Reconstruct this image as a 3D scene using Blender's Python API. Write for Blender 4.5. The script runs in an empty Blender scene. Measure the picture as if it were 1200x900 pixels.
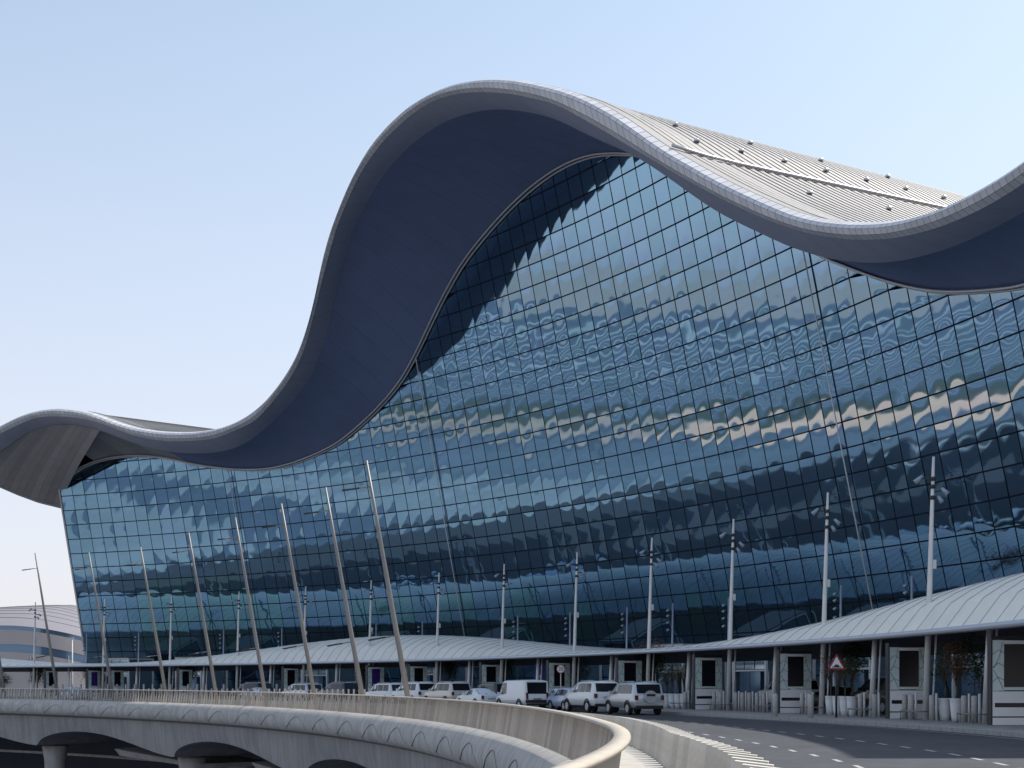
import bpy, bmesh, math, random
from mathutils import Vector, Matrix
random.seed(7)
SC = bpy.context.scene
COL = SC.collection
R_ = math.radians
# ------------------------------------------------------------------ camera, sky, sun, exposure
cam_d = bpy.data.cameras.new('camera'); cam = bpy.data.objects.new('camera', cam_d); COL.objects.link(cam)
cam.location = (0, 0, 1.7); cam.rotation_euler = (R_(90), 0, 0)
cam_d.sensor_width = 36; cam_d.lens = 48; cam_d.shift_y = 353/1200
cam_d.clip_start = .1; cam_d.clip_end = 20000
SC.camera = cam
SUN_AZ, SUN_EL = R_(64), R_(55)          # azimuth clockwise from the view direction
world = bpy.data.worlds.new('World'); SC.world = world; world.use_nodes = True
wn = world.node_tree; bg = wn.nodes['Background']
sky = wn.nodes.new('ShaderNodeTexSky'); sky.sky_type = 'NISHITA'; sky.sun_disc = False
sky.sun_elevation = SUN_EL; sky.sun_rotation = SUN_AZ
sky.air_density = 1.0; sky.dust_density = 1.3; sky.ozone_density = .9
tcw = wn.nodes.new('ShaderNodeTexCoord'); sx_ = wn.nodes.new('ShaderNodeSeparateXYZ'); wn.links.new(tcw.outputs['Generated'], sx_.inputs[0])
mr = wn.nodes.new('ShaderNodeMapRange'); mr.interpolation_type = 'SMOOTHSTEP'
mr.inputs['From Min'].default_value = 0; mr.inputs['From Max'].default_value = .58; mr.inputs['To Min'].default_value = .75; mr.inputs['To Max'].default_value = .15
wn.links.new(sx_.outputs['Z'], mr.inputs['Value'])
mxw = wn.nodes.new('ShaderNodeMix'); mxw.data_type = 'RGBA'; mxw.inputs[7].default_value = (3.3, 3.08, 4.25, 1)
wn.links.new(mr.outputs[0], mxw.inputs[0]); wn.links.new(sky.outputs[0], mxw.inputs[6])
tint = wn.nodes.new('ShaderNodeMix'); tint.data_type = 'RGBA'; tint.blend_type = 'MULTIPLY'; tint.inputs[0].default_value = 1
tint.inputs[7].default_value = (.92, .93, .80, 1); wn.links.new(mxw.outputs[2], tint.inputs[6])
wn.links.new(tint.outputs[2], bg.inputs[0]); bg.inputs[1].default_value = .13
sd = bpy.data.lights.new('sun', 'SUN'); sun = bpy.data.objects.new('sun', sd); COL.objects.link(sun)
sd.energy = 2.6; sd.angle = R_(.5); sd.color = (1, .95, .87)
sv = Vector((math.sin(SUN_AZ)*math.cos(SUN_EL), math.cos(SUN_AZ)*math.cos(SUN_EL), math.sin(SUN_EL)))
sun.rotation_euler = (-sv).to_track_quat('-Z', 'Y').to_euler(); sun.location = (120, 60, 200)
SC.view_settings.view_transform = 'Standard'; SC.view_settings.look = 'None'
SC.view_settings.exposure = 1.0; SC.view_settings.gamma = 1
SC.render.engine = 'CYCLES'
SC.cycles.max_bounces = 6; SC.cycles.glossy_bounces = 4

# ------------------------------------------------------------------ materials
def mat(name, col, rough=.6, metal=0, noise=0, nscale=2.0, bump=0, bscale=20.0, spec=.5, col2=None, coat=0):
    m = bpy.data.materials.new(name); m.use_nodes = True
    t = m.node_tree; b = t.nodes['Principled BSDF']
    b.inputs['Base Color'].default_value = (*col, 1); b.inputs['Roughness'].default_value = rough
    b.inputs['Metallic'].default_value = metal; b.inputs['Specular IOR Level'].default_value = spec
    b.inputs['Coat Weight'].default_value = coat
    tc = t.nodes.new('ShaderNodeTexCoord')
    if noise or col2:
        n = t.nodes.new('ShaderNodeTexNoise'); n.inputs['Scale'].default_value = nscale; n.inputs['Detail'].default_value = 6
        n.inputs['Roughness'].default_value = .62
        t.links.new(tc.outputs['Object'], n.inputs['Vector'])
        r = t.nodes.new('ShaderNodeValToRGB')
        c2 = col2 or tuple(min(1, c*(1+noise)) for c in col); c1 = col if col2 else tuple(c*(1-noise) for c in col)
        r.color_ramp.elements[0].position = .3; r.color_ramp.elements[1].position = .7
        r.color_ramp.elements[0].color = (*c1, 1); r.color_ramp.elements[1].color = (*c2, 1)
        t.links.new(n.outputs[0], r.inputs[0]); t.links.new(r.outputs[0], b.inputs['Base Color'])
    if bump:
        n2 = t.nodes.new('ShaderNodeTexNoise'); n2.inputs['Scale'].default_value = bscale; n2.inputs['Detail'].default_value = 4
        t.links.new(tc.outputs['Object'], n2.inputs['Vector'])
        bp = t.nodes.new('ShaderNodeBump'); bp.inputs['Strength'].default_value = bump; bp.inputs['Distance'].default_value = .02
        t.links.new(n2.outputs[0], bp.inputs['Height']); t.links.new(bp.outputs[0], b.inputs['Normal'])
    return m
M = {}
def streak(m, amt=.3):
    t = m.node_tree; b = t.nodes['Principled BSDF']; src = b.inputs['Base Color'].links[0].from_socket
    tc = t.nodes.new('ShaderNodeTexCoord'); mp = t.nodes.new('ShaderNodeMapping'); mp.inputs['Scale'].default_value = (1.6, 1.6, .12)
    n = t.nodes.new('ShaderNodeTexNoise'); n.inputs['Scale'].default_value = 1.4; n.inputs['Detail'].default_value = 5
    t.links.new(tc.outputs['Object'], mp.inputs[0]); t.links.new(mp.outputs[0], n.inputs['Vector'])
    r = t.nodes.new('ShaderNodeValToRGB'); r.color_ramp.elements[0].position = .35; r.color_ramp.elements[1].position = .6
    r.color_ramp.elements[0].color = (1-amt, 1-amt, 1-amt, 1); r.color_ramp.elements[1].color = (1, 1, 1, 1); t.links.new(n.outputs[0], r.inputs[0])
    mx = t.nodes.new('ShaderNodeMix'); mx.data_type = 'RGBA'; mx.blend_type = 'MULTIPLY'; mx.inputs[0].default_value = 1
    t.links.new(src, mx.inputs[6]); t.links.new(r.outputs[0], mx.inputs[7]); t.links.new(mx.outputs[2], b.inputs['Base Color'])
def glassmat(name, col, bump=.07):
    m = mat(name, col, .03, .97)
    t = m.node_tree; b = t.nodes['Principled BSDF']
    tc = t.nodes.new('ShaderNodeTexCoord')
    n = t.nodes.new('ShaderNodeTexNoise'); n.inputs['Scale'].default_value = .55; n.inputs['Detail'].default_value = 1
    t.links.new(tc.outputs['Object'], n.inputs['Vector'])
    bp = t.nodes.new('ShaderNodeBump'); bp.inputs['Strength'].default_value = bump; bp.inputs['Distance'].default_value = .03
    t.links.new(n.outputs[0], bp.inputs['Height']); t.links.new(bp.outputs[0], b.inputs['Normal'])
    return m
M['glass'] = [glassmat('curtain_glass', (.225,.385,.53)), glassmat('curtain_glass_b', (.21,.37,.50)), glassmat('curtain_glass_c', (.235,.39,.555))]
M['glass_teal'] = glassmat('curtain_glass_teal', (.22,.42,.48))  # interior light behind the glass put into the teal tint
M['mullion'] = mat('dark_mullion', (.008,.012,.022), .8, spec=.1)
M['steel_white'] = mat('white_paint', (.62,.62,.62), .45, noise=.06, nscale=3)
M['trim'] = mat('trim_metal', (.55,.55,.56), .4, .3)
M['soffit_dark'] = mat('soffit_perforated', (.125,.17,.30), .75, noise=.08, nscale=.3)  # shade under the overhang put into the dark blue colour
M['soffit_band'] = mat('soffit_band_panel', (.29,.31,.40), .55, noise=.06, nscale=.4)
M['rim'] = [mat('rim_panel_%s'%k, (v*.98, v, v*1.06), .42, .2, noise=.05, nscale=.6) for k, v in (('a',.55),('b',.585),('c',.52))]
M['rim_joint'] = mat('rim_joint', (.13,.13,.15), .8)
M['roof'] = mat('roof_sheet', (.18,.175,.178), .6, .1, noise=.1, nscale=.15)
M['roof_rib'] = mat('roof_rib_metal', (.235,.228,.228), .5, .2)
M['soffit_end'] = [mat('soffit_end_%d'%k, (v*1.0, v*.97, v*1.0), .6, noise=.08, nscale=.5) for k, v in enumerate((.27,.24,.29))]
M['concrete'] = mat('light_concrete', (.43,.41,.385), .8, noise=.12, nscale=1.2, bump=.3, bscale=14)
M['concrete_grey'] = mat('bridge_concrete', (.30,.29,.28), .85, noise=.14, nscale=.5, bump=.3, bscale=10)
M['groove'] = mat('groove_shade', (.17,.165,.16), .9)
M['asphalt'] = mat('asphalt', (.047,.051,.062), .85, noise=.22, nscale=.35, bump=.5, bscale=40)
M['paint'] = mat('road_paint', (.36,.36,.36), .7, noise=.12, nscale=4)
M['walk'] = mat('walkway_paving', (.46,.43,.39), .8, noise=.1, nscale=1.5)
M['pave'] = mat('pavement', (.32,.31,.30), .8, noise=.12, nscale=1.1)
M['kerb'] = mat('kerb_stone', (.34,.34,.33), .8, noise=.15, nscale=3)
M['sand'] = mat('sand', (.33,.275,.25), .95, noise=.22, nscale=.02)
M['beige'] = mat('pale_sand', (.80,.45,.31), .95, noise=.18, nscale=.06)
M['dirt'] = mat('dull_dirt', (.40,.27,.21), .95, noise=.3, nscale=.05)
M['lawn'] = mat('lawn_grass', (.07,.08,.065), .95, noise=.3, nscale=.05)
M['lowroad'] = mat('lower_asphalt', (.09,.11,.145), .9, noise=.25, nscale=.05)  # blue of distance haze put into the asphalt colour
M['apron_dull'] = mat('dull_apron', (.24,.25,.26), .9, noise=.2, nscale=.06)
M['lowroad_pale'] = mat('worn_asphalt', (.13,.15,.18), .9, noise=.2, nscale=.06)  # paler ring, evens out dark bands in the glass reflection
M['apron'] = mat('pale_apron', (.36,.36,.36), .9, noise=.25, nscale=.035)
M['canopy'] = [mat('canopy_sheet_%d'%k, (v, v*.97, v*.88), .5, 0, noise=.05, nscale=.8) for k, v in enumerate((.87,.89,.85))]
M['tube'] = mat('canopy_edge_tube', (.56,.60,.66), .35, .3)
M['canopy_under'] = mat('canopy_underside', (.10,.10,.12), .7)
M['seam'] = mat('canopy_seam', (.38,.37,.36), .7)
M['pole'] = mat('pole_paint', (.68,.67,.65), .5, .2, noise=.08, nscale=2)
M['mast'] = mat('mast_steel', (.24,.23,.22), .5, .3, noise=.08, nscale=2)
M['bluesteel'] = mat('blue_grey_steel', (.30,.36,.44), .45, .4)
M['dark'] = mat('dark_metal', (.025,.025,.03), .5)
M['lamp'] = mat('lamp_glass', (.8,.82,.85), .2, .2)
M['stone'] = mat('bollard_stone', (.46,.44,.42), .8, noise=.12, nscale=6)
M['slat'] = [mat('slat_%d'%k, (v, v*.89, v*.77), .75, noise=.15, nscale=2.5) for k, v in enumerate((.36,.31,.41))]
M['fin'] = [mat('fin_%d'%k, (v, v*.94, v*.84), .75, noise=.15, nscale=2.5) for k, v in enumerate((.58,.53,.63))]
M['railcap'] = mat('rail_cap', (.46,.41,.34), .55, noise=.1, nscale=2)
M['pot'] = mat('white_pot', (.76,.77,.78), .5, noise=.05, nscale=3)
M['soil'] = mat('soil', (.06,.045,.03), 1)
M['bark'] = mat('bark', (.085,.065,.05), .9, noise=.3, nscale=8)
M['leaf_green'] = mat('leaf_green', (.045,.075,.03), .7, col2=(.09,.13,.05), nscale=3)
M['leaf_red'] = mat('leaf_russet', (.11,.06,.035), .8, col2=(.19,.105,.06), nscale=3)
M['tot_white'] = mat('totem_white', (.9,.9,.9), .35, noise=.03, nscale=2)
M['tot_glass'] = mat('totem_pattern', (.58,.72,.69), .25, col2=(.76,.84,.82), nscale=2.2)
M['screen'] = mat('screen_black', (.008,.007,.012), .25)
M['screen_violet'] = mat('screen_violet', (.04,.02,.22), .3, col2=(.08,.02,.16), nscale=1.5)
M['line_dark'] = mat('pattern_line', (.10,.18,.17), .6)
M['sign_white'] = mat('sign_white', (.8,.8,.78), .5)
M['sign_red'] = mat('sign_red', (.33,.025,.03), .5)
M['sign_blue'] = mat('sign_blue', (.02,.06,.32), .5)
M['sign_black'] = mat('sign_black', (.01,.01,.01), .6)
M['sign_yellow'] = mat('sign_cream', (.75,.70,.60), .5)
M['pier_wall'] = mat('pier_wall', (.38,.345,.335), .7, noise=.06, nscale=.1)
M['pier_roof'] = mat('pier_roof', (.19,.185,.21), .9, 0, noise=.06, nscale=.1)
M['pier_glass'] = mat('pier_glass', (.12,.20,.30), .1, .6)
M['vest_glass'] = mat('vestibule_glass', (.35,.45,.50), .08, .7)
M['car_white'] = mat('car_white', (.78,.79,.80), .3, coat=.5)
M['car_silver'] = mat('car_silver', (.52,.54,.56), .3, .5, coat=.5)
M['car_beige'] = mat('car_pearl', (.62,.57,.52), .3, .2, coat=.5)
M['car_black'] = mat('car_black', (.015,.015,.02), .2, coat=.7)
M['car_blue'] = mat('car_paleblue', (.42,.50,.66), .3, .2, coat=.5)
M['car_trim'] = mat('car_trim', (.02,.02,.022), .6)
M['car_glass'] = mat('car_glass', (.012,.015,.02), .08, spec=.45)
M['tail'] = mat('tail_lamp', (.12,.012,.015), .2)
M['rubber'] = mat('rubber', (.015,.015,.015), .9)
M['alloy'] = mat('alloy', (.45,.46,.48), .35, .8)
M['plate'] = mat('number_plate', (.7,.7,.66), .5)
M['brown'] = mat('dust_brown', (.20,.15,.12), .6)

for k_, v_ in (('concrete', .22), ('concrete_grey', .2), ('asphalt', .2), ('pave', .2), ('walk', .18)): streak(M[k_], v_)

# ------------------------------------------------------------------ helpers
def children(o): return [c for c in bpy.data.objects if c.parent == o]
def tag(o, label=None, cat=None, group=None, kind=None):
    if label: o['label'] = label
    if cat: o['category'] = cat
    if group: o['group'] = group
    if kind: o['kind'] = kind
    return o
def empty(name, loc, label, cat, group=None, rz=0):
    o = bpy.data.objects.new(name, None); COL.objects.link(o); o.location = loc; o.rotation_euler = (0, 0, rz)
    o.empty_display_size = .3
    return tag(o, label, cat, group)
KIDS = {}
class MB:
    def __init__(s): s.v = []; s.f = []; s.m = []
    def add(s, vs, fs, mi=0):
        n = len(s.v); s.v += [tuple(v) for v in vs]; s.f += [tuple(i+n for i in f) for f in fs]; s.m += [mi]*len(fs); return s
    def box(s, c, size, rz=0, mi=0, taper=1):
        x, y, z = (d/2 for d in size); cr, sr = math.cos(rz), math.sin(rz); vs = []
        for k, (sx, sy, sz) in enumerate([(-1,-1,-1),(1,-1,-1),(1,1,-1),(-1,1,-1),(-1,-1,1),(1,-1,1),(1,1,1),(-1,1,1)]):
            tp = taper if sz > 0 else 1
            px, py = sx*x*tp, sy*y*tp
            vs.append((c[0]+px*cr-py*sr, c[1]+px*sr+py*cr, c[2]+sz*z))
        return s.add(vs, [(3,2,1,0),(4,5,6,7),(0,1,5,4),(1,2,6,5),(2,3,7,6),(3,0,4,7)], mi)
    def tube(s, pts, rad, n=8, cap=True, mi=0):
        pts = [Vector(p) for p in pts]; rs = rad if isinstance(rad, (list, tuple)) else [rad]*len(pts); rings = []
        for i, p in enumerate(pts):
            d = (pts[min(i+1, len(pts)-1)] - pts[max(i-1, 0)]).normalized()
            up = Vector((0,0,1)) if abs(d.z) < .95 else Vector((0,1,0))
            x = d.cross(up).normalized(); y = x.cross(d)
            rings.append([p + (x*math.cos(2*math.pi*k/n) + y*math.sin(2*math.pi*k/n))*rs[i] for k in range(n)])
        vs = [v for r in rings for v in r]; fs = []
        for i in range(len(pts)-1):
            for k in range(n):
                a = i*n+k; b = i*n+(k+1) % n; fs.append((a, b, b+n, a+n))
        if cap: fs += [tuple(range(n))[::-1], tuple(range((len(pts)-1)*n, len(pts)*n))]
        return s.add(vs, fs, mi)
    def lathe(s, prof, n=16, c=(0,0,0), mi=0):
        vs = []; fs = []
        for r, z in prof:
            vs += [(c[0]+r*math.cos(2*math.pi*k/n), c[1]+r*math.sin(2*math.pi*k/n), c[2]+z) for k in range(n)]
        for i in range(len(prof)-1):
            for k in range(n):
                a = i*n+k; b = i*n+(k+1) % n; fs.append((a, b, b+n, a+n))
        fs += [tuple(range(n))[::-1], tuple(range((len(prof)-1)*n, len(prof)*n))]
        return s.add(vs, fs, mi)
    def grid(s, rows, mi=0):
        w = len(rows[0]); vs = [v for r in rows for v in r]
        return s.add(vs, [(i*w+j, i*w+j+1, (i+1)*w+j+1, (i+1)*w+j) for i in range(len(rows)-1) for j in range(w-1)], mi)
    def mesh(s, name, mats, smooth=False, org=(0,0,0)):
        me = bpy.data.meshes.new(name)
        me.from_pydata([(v[0]-org[0], v[1]-org[1], v[2]-org[2]) for v in s.v], [], s.f)
        for m in (mats if isinstance(mats, list) else [mats]): me.materials.append(m)
        if any(s.m): me.polygons.foreach_set('material_index', s.m)
        if smooth: me.polygons.foreach_set('use_smooth', [True]*len(me.polygons))
        me.update(); return me
    def build(s, name, mats, parent=None, smooth=False, world=False, recalc=True):
        org = tuple(root_loc(parent)) if (parent and world) else (0,0,0)
        me = s.mesh(name, mats, smooth, org)
        if recalc:
            bm = bmesh.new(); bm.from_mesh(me); bmesh.ops.recalc_face_normals(bm, faces=bm.faces); bm.to_mesh(me); bm.free()
        return link(name, me, parent)
def root_loc(o):
    v = Vector(o.location)
    while o.parent: o = o.parent; v += o.location
    return v
def link(name, me, parent=None):
    o = bpy.data.objects.new(name, me); COL.objects.link(o)
    if parent: o.parent = parent; KIDS.setdefault(parent.name, []).append(o)
    return o
def copy_tree(o, loc=None, rz=None, label=None, parent=None):
    c = o.copy(); COL.objects.link(c)
    if parent: c.parent = parent; KIDS.setdefault(parent.name, []).append(c)
    if loc is not None: c.location = loc
    if rz is not None: c.rotation_euler = (0, 0, rz)
    if label: c['label'] = label
    for ch in KIDS.get(o.name, []): copy_tree(ch, parent=c)
    return c
ORD = ['first','second','third','fourth','fifth','sixth','seventh','eighth','ninth','tenth','eleventh','twelfth','thirteenth','fourteenth','fifteenth','sixteenth','seventeenth','eighteenth','nineteenth','twentieth']
def lerp(tab, a):
    if a <= tab[0][0]: return tab[0][1]
    for (x0, y0), (x1, y1) in zip(tab, tab[1:]):
        if a <= x1: return y0 + (y1-y0)*(a-x0)/(x1-x0)
    return tab[-1][1]
class Smooth:                                  # a table resampled and smoothed
    def __init__(s, tab, lo, hi, step=.1, sig=.45):
        raw = [lerp(tab, lo+i*step) for i in range(int((hi-lo)/step)+1)]; k = int(sig*3/step)
        w = [math.exp(-.5*(i*step/sig)**2) for i in range(-k, k+1)]
        s.lo, s.step, s.v = lo, step, []
        for i in range(len(raw)):
            acc = ws = 0
            for j, q in enumerate(w):
                t = i+j-k
                if 0 <= t < len(raw): acc += raw[t]*q; ws += q
            s.v.append(acc/ws)
    def __call__(s, a):
        t = max(0, min(len(s.v)-1.001, (a-s.lo)/s.step)); i = int(t); return s.v[i]+(s.v[i+1]-s.v[i])*(t-i)

# plan: two arcs. T = terminal / pole arc, B = bridge arc
TC = (-121.824, 41.419); TR = 141.888
BC = (-113.384, 17.518); BR = 114.563
def tp(a, d, z=0): a = R_(a); return Vector((TC[0]+(TR+d)*math.cos(a), TC[1]+(TR+d)*math.sin(a), z))
def bp_(a, d, z=0):
    if a < 1.5: d -= min(6, ((1.5-a)*2.0)**2/140)
    a = R_(a); return Vector((BC[0]+(BR+d)*math.cos(a), BC[1]+(BR+d)*math.sin(a), z))
def br_(a, d, z=0): return bp_(a, d, z+max(-.2, .0068*(a-25)))        # the bridge edge climbs gently away
BD, LEAN = 24.0, .24                            # facade base offset and outward lean
def fp(a, z, off=0): return tp(a, BD-LEAN*z-off, z)

# ------------------------------------------------------------------ ground, landscape, roads
def disc(name, r0, r1, z, m, a0=0, a1=360, n=120, c=BC, label=None):
    b = MB(); rows = []
    for r in (r0, r1):
        rows.append([(c[0]+r*math.cos(R_(a0+(a1-a0)*i/n)), c[1]+r*math.sin(R_(a0+(a1-a0)*i/n)), z) for i in range(n+1)])
    b.grid(rows); o = b.build(name, m, recalc=False); tag(o, kind='structure')
    for p in o.data.polygons:
        if p.normal.z < 0: o.data.flip_normals()
        break
    return o
disc('ground', .1, 9000, -8, M['sand'])
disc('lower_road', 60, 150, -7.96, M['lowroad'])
disc('apron', 150, 176, -7.95, M['apron_dull'], 70, 300)
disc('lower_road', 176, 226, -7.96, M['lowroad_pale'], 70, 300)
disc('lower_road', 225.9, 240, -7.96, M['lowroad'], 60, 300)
disc('apron', 131, 139, -7.93, M['apron_dull'], 92, 150)  # unseen strip added for a light band low in the glass
disc('sand_strip', 240, 270, -7.95, M['beige'], 60, 125)
disc('dirt_strip', 244, 266, -7.95, M['dirt'], 125, 300)
disc('lawn', 270, 303, -7.94, M['lawn'], 60, 300)
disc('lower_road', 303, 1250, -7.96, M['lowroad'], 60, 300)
for r0, r1 in ((322, 326), (343, 346), (362, 367), (395, 400), (432, 450), (490, 500), (560, 590), (680, 710), (820, 900)): disc('service_road', r0, r1, -7.94, M['apron'], 60, 300)  # pale strips added out of view to give light streaks in the glass
# deck
def ring_slab(name, r0, r1, z0, z1, m, a0, a1, n, c, r=None):
    b = MB()
    def P(rr, i, z):
        a = R_(a0+(a1-a0)*i/n); return (c[0]+rr*math.cos(a), c[1]+rr*math.sin(a), z)
    rows = [[P(r0, i, z0), P(r0, i, z1), P(r1, i, z1), P(r1, i, z0), P(r0, i, z0)] for i in range(n+1)]
    b.grid(rows); o = b.build(name, m); tag(o, kind='structure'); return o
ring_slab('road', BR+.5, BR+215, -.7, 0, M['asphalt'], -28, 88, 116, BC)
walk_rows = []
def walk_out(a):                                 # outer edge of the walkway (offset from the bridge arc)
    y = bp_(a, 2).y
    return lerp([(-30, 1.8), (10, 1.8), (17, 1.7), (27, 2.35), (41, 4.4), (46, 4.8), (300, 4.8)], y)
b = MB(); rows = []
for i in range(216):
    a = -20+i*.5; rows.append([bp_(a, .3, .012), bp_(a, walk_out(a), .012)])
b.grid(rows); tag(b.build('walkway', M['walk']), kind='structure')
def kerb_d(a): return lerp([(0, -3.3), (5, -3.9), (12, -5.2), (25, -5.9), (80, -6.2)], a)
b = MB(); rows = []
for i in range(141):
    a = -4+i*.6; rows.append([tp(a, kerb_d(a)+.2, .15), tp(a, BD+2, .15)])
b.grid(rows); tag(b.build('pavement', M['pave']), kind='structure')
# kerb stones: single stones where they can be told apart, one run beyond
kerb = empty('kerb', tp(5, kerb_d(5)), 'pale stone kerb along the edge of the pavement beside the road', 'kerb')
kme = None; a = -3.0
while a < 30:
    p = tp(a, kerb_d(a)+.02); q = tp(a+.4, kerb_d(a+.4)+.02); d = q-p; L = d.length
    if kme is None:
        kb = MB().box((0,0,.055), (.26,.94,.21)); kme = kb.mesh('kerb_stone', M['kerb'])
    o = link('kerb_stone', kme, kerb); o.location = (p+q)/2 - kerb.location + Vector((0,0,.0)); o.rotation_euler = (random.uniform(-.006,.006), 0, math.atan2(-d.x, d.y)); o.scale = (1, L/.98, 1)
    a += .4
b = MB(); rows = []
for i in range(60):
    a = 30+i*.7; rows.append([tp(a, kerb_d(a)-.11, 0), tp(a, kerb_d(a)-.11, .16), tp(a, kerb_d(a)+.21, .16)])
b.grid(rows); o = b.build('kerb_run', M['kerb'], kerb, world=True)
# lane dashes
for nm, d0, per, ln in (('lane_marking', [(-3.4,-9.0),(3.5,-10.1),(12,-10.6)], 2.0, 1.0), ('lane_marking', [(-5.5,-12.2),(-2.7,-12.7),(3,-13.4),(12,-13.9)], 2.3, 1.0)):
    b = MB(); a = -8.0; dtab = d0
    while a < 40:
        d0 = lerp(dtab, a); da = math.degrees(ln/(TR+d0)); b.grid([[tp(a, d0-.06, .006), tp(a, d0+.06, .006)], [tp(a+da, d0-.06, .006), tp(a+da, d0+.06, .006)]])
        a += math.degrees(per/(TR+d0))
    tag(b.build(nm, M['paint']), kind='structure')
b = MB(); rows = []                               # edge line
for i in range(120): a = -8+i*.6; rows.append([tp(a, kerb_d(a)-.75, .005), tp(a, kerb_d(a)-.63, .005)])
b.grid(rows); tag(b.build('edge_line', M['paint']), kind='structure')

# ------------------------------------------------------------------ terminal
ZA = [(0, 26.5), (6, 25.6), (11, 25.4), (15.74, 26.27), (17.19, 27.15), (17.94, 27.65), (18.7, 28.27), (19.46, 29.06), (20.22, 30.01), (21.0, 31.04), (21.79, 32.24), (22.92, 33.91), (23.71, 35.59), (24.98, 38.54), (26.66, 42.12), (28.46, 45.51), (30.58, 48.25), (31.52, 49.12), (32.64, 49.95), (33.82, 50.36), (35.07, 50.33), (36.39, 49.9), (37.77, 49.06), (39.21, 47.8), (40.69, 46.18), (41.48, 44.99), (42.47, 43.16), (43.48, 41.04), (44.52, 38.61), (45.7, 36.14), (46.95, 34.3), (48.46, 32.45), (50.24, 30.58), (51.65, 29.75), (53.05, 29.12), (54.43, 28.75), (55.77, 28.87), (57.09, 29.23), (58.39, 29.84), (59.68, 30.56), (60.96, 31.49), (62.36, 32.14), (63.58, 32.36), (64.66, 32.29), (65.87, 31.9), (66.79, 31.04), (67.61, 30.04), (68.09, 29.2), (72, 26)]
ZR1 = [(-2, 33.5), (2, 31.3), (6, 29.6), (10.76, 28.3), (11.5, 28.28), (12.25, 28.3), (13.01, 28.38), (13.8, 28.52), (14.59, 28.79), (15.39, 29.15), (16.2, 29.64), (17.01, 30.3), (17.84, 31.02), (18.55, 31.78), (19.23, 32.63), (19.89, 33.75), (20.57, 34.91), (21.27, 36.11), (21.97, 37.43), (22.67, 38.86), (23.41, 40.24), (24.12, 41.9), (24.85, 43.63), (25.62, 45.15), (26.42, 46.58), (27.27, 47.78), (28.16, 48.88), (29.12, 49.98), (30.12, 50.89), (31.16, 51.61), (32.25, 52.11), (33.53, 52.42), (35.12, 52.56), (36.8, 52.17), (38.04, 51.51), (39.56, 50.11), (40.87, 48.74), (42.41, 47.06), (43.53, 45.37), (44.5, 43.32), (45.25, 41.6), (46.19, 39.75), (46.99, 38.21), (47.93, 36.83), (49.22, 35.35), (50.67, 33.9), (52.18, 32.85), (53.44, 32.28), (54.65, 32.04), (56.13, 32.06), (57.42, 32.35), (58.46, 32.68), (59.49, 33.3), (60.18, 33.91), (61.21, 35.1), (61.91, 35.57), (63.11, 36.0), (64.38, 35.91), (65.6, 35.23), (66.5, 34.4), (70, 31.6), (74, 28.6), (78, 26.0)]
ZR2 = [(-2, 32.6), (2, 30.4), (6, 28.7), (11.08, 27.55), (12.56, 27.55), (14.1, 27.86), (15.69, 28.55), (17.31, 29.73), (18.78, 31.23), (20.14, 33.13), (21.52, 35.48), (22.94, 38.15), (24.41, 41.09), (25.93, 44.13), (27.54, 47.17), (29.4, 49.37), (30.4, 50.29), (31.43, 51.09), (32.51, 51.69), (33.85, 52.08), (35.47, 52.03), (37.15, 51.56), (38.22, 50.93), (39.48, 49.9), (40.78, 48.51), (42.23, 47.01), (43.3, 45.29), (44.36, 43.47), (45.77, 40.45), (46.82, 38.11), (48.05, 36.18), (49.34, 34.72), (51.78, 32.29), (54.89, 31.18), (57.59, 31.51), (58.62, 31.94), (59.64, 32.66), (60.95, 34.22), (62.07, 34.94), (63.3, 35.29), (64.55, 35.33), (66.68, 33.65), (70, 30.52), (74, 27.34), (78, 24.56)]
ZB = [(-2, 32.9), (2, 30.7), (6, 29.0), (12.68, 27.73), (13.41, 27.74), (14.17, 27.78), (14.93, 27.87), (15.72, 28.05), (16.51, 28.32), (17.32, 28.66), (18.1, 29.17), (19.18, 30.1), (19.71, 30.71), (20.8, 32.17), (21.47, 33.38), (22.87, 35.79), (23.57, 37.21), (24.26, 38.89), (25.12, 40.85), (25.86, 42.48), (26.5, 43.49), (27.73, 45.5), (28.99, 47.76), (29.92, 48.86), (30.89, 49.91), (31.9, 50.72), (32.96, 51.27), (34.39, 51.8), (35.91, 51.92), (37.49, 51.65), (39.18, 50.76), (40.62, 49.65), (42.49, 48.01), (43.92, 45.87), (45.24, 43.28), (46.58, 39.64), (47.82, 37.09), (49.52, 34.83), (51.47, 32.98), (53.17, 31.39), (54.72, 30.43), (56.18, 30.31), (57.45, 30.48), (58.49, 30.81), (59.52, 31.44), (60.52, 32.37), (61.51, 33.5), (62.6, 34.47), (63.81, 34.97), (65.07, 34.74), (66.38, 33.86), (67.77, 31.91), (70, 30.88), (74, 27.76), (78, 25.04)]
OHT = [(0, 8), (10, 8.5), (18, 9), (22, 11), (28, 14), (33, 16), (40, 15.5), (46, 12), (52, 9.5), (57, 9), (62, 13), (68, 15), (80, 15)]
zA = Smooth(ZA, 0, 72); zR1 = Smooth(ZR1, -2, 78); zR2 = Smooth(ZR2, -2, 78); zB = Smooth(ZB, -2, 78)
OH = Smooth(OHT, -2, 78, .1, 1.3)
A0, A1 = .1, 68.1                                # facade ends
term = empty('terminal_building', fp(35, 0), 'vast airport terminal with a leaning blue glass curtain wall under a sweeping wave shaped roof', 'building')
DA = (A1-A0)/93; RH = 1.95; Z0 = .3
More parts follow.
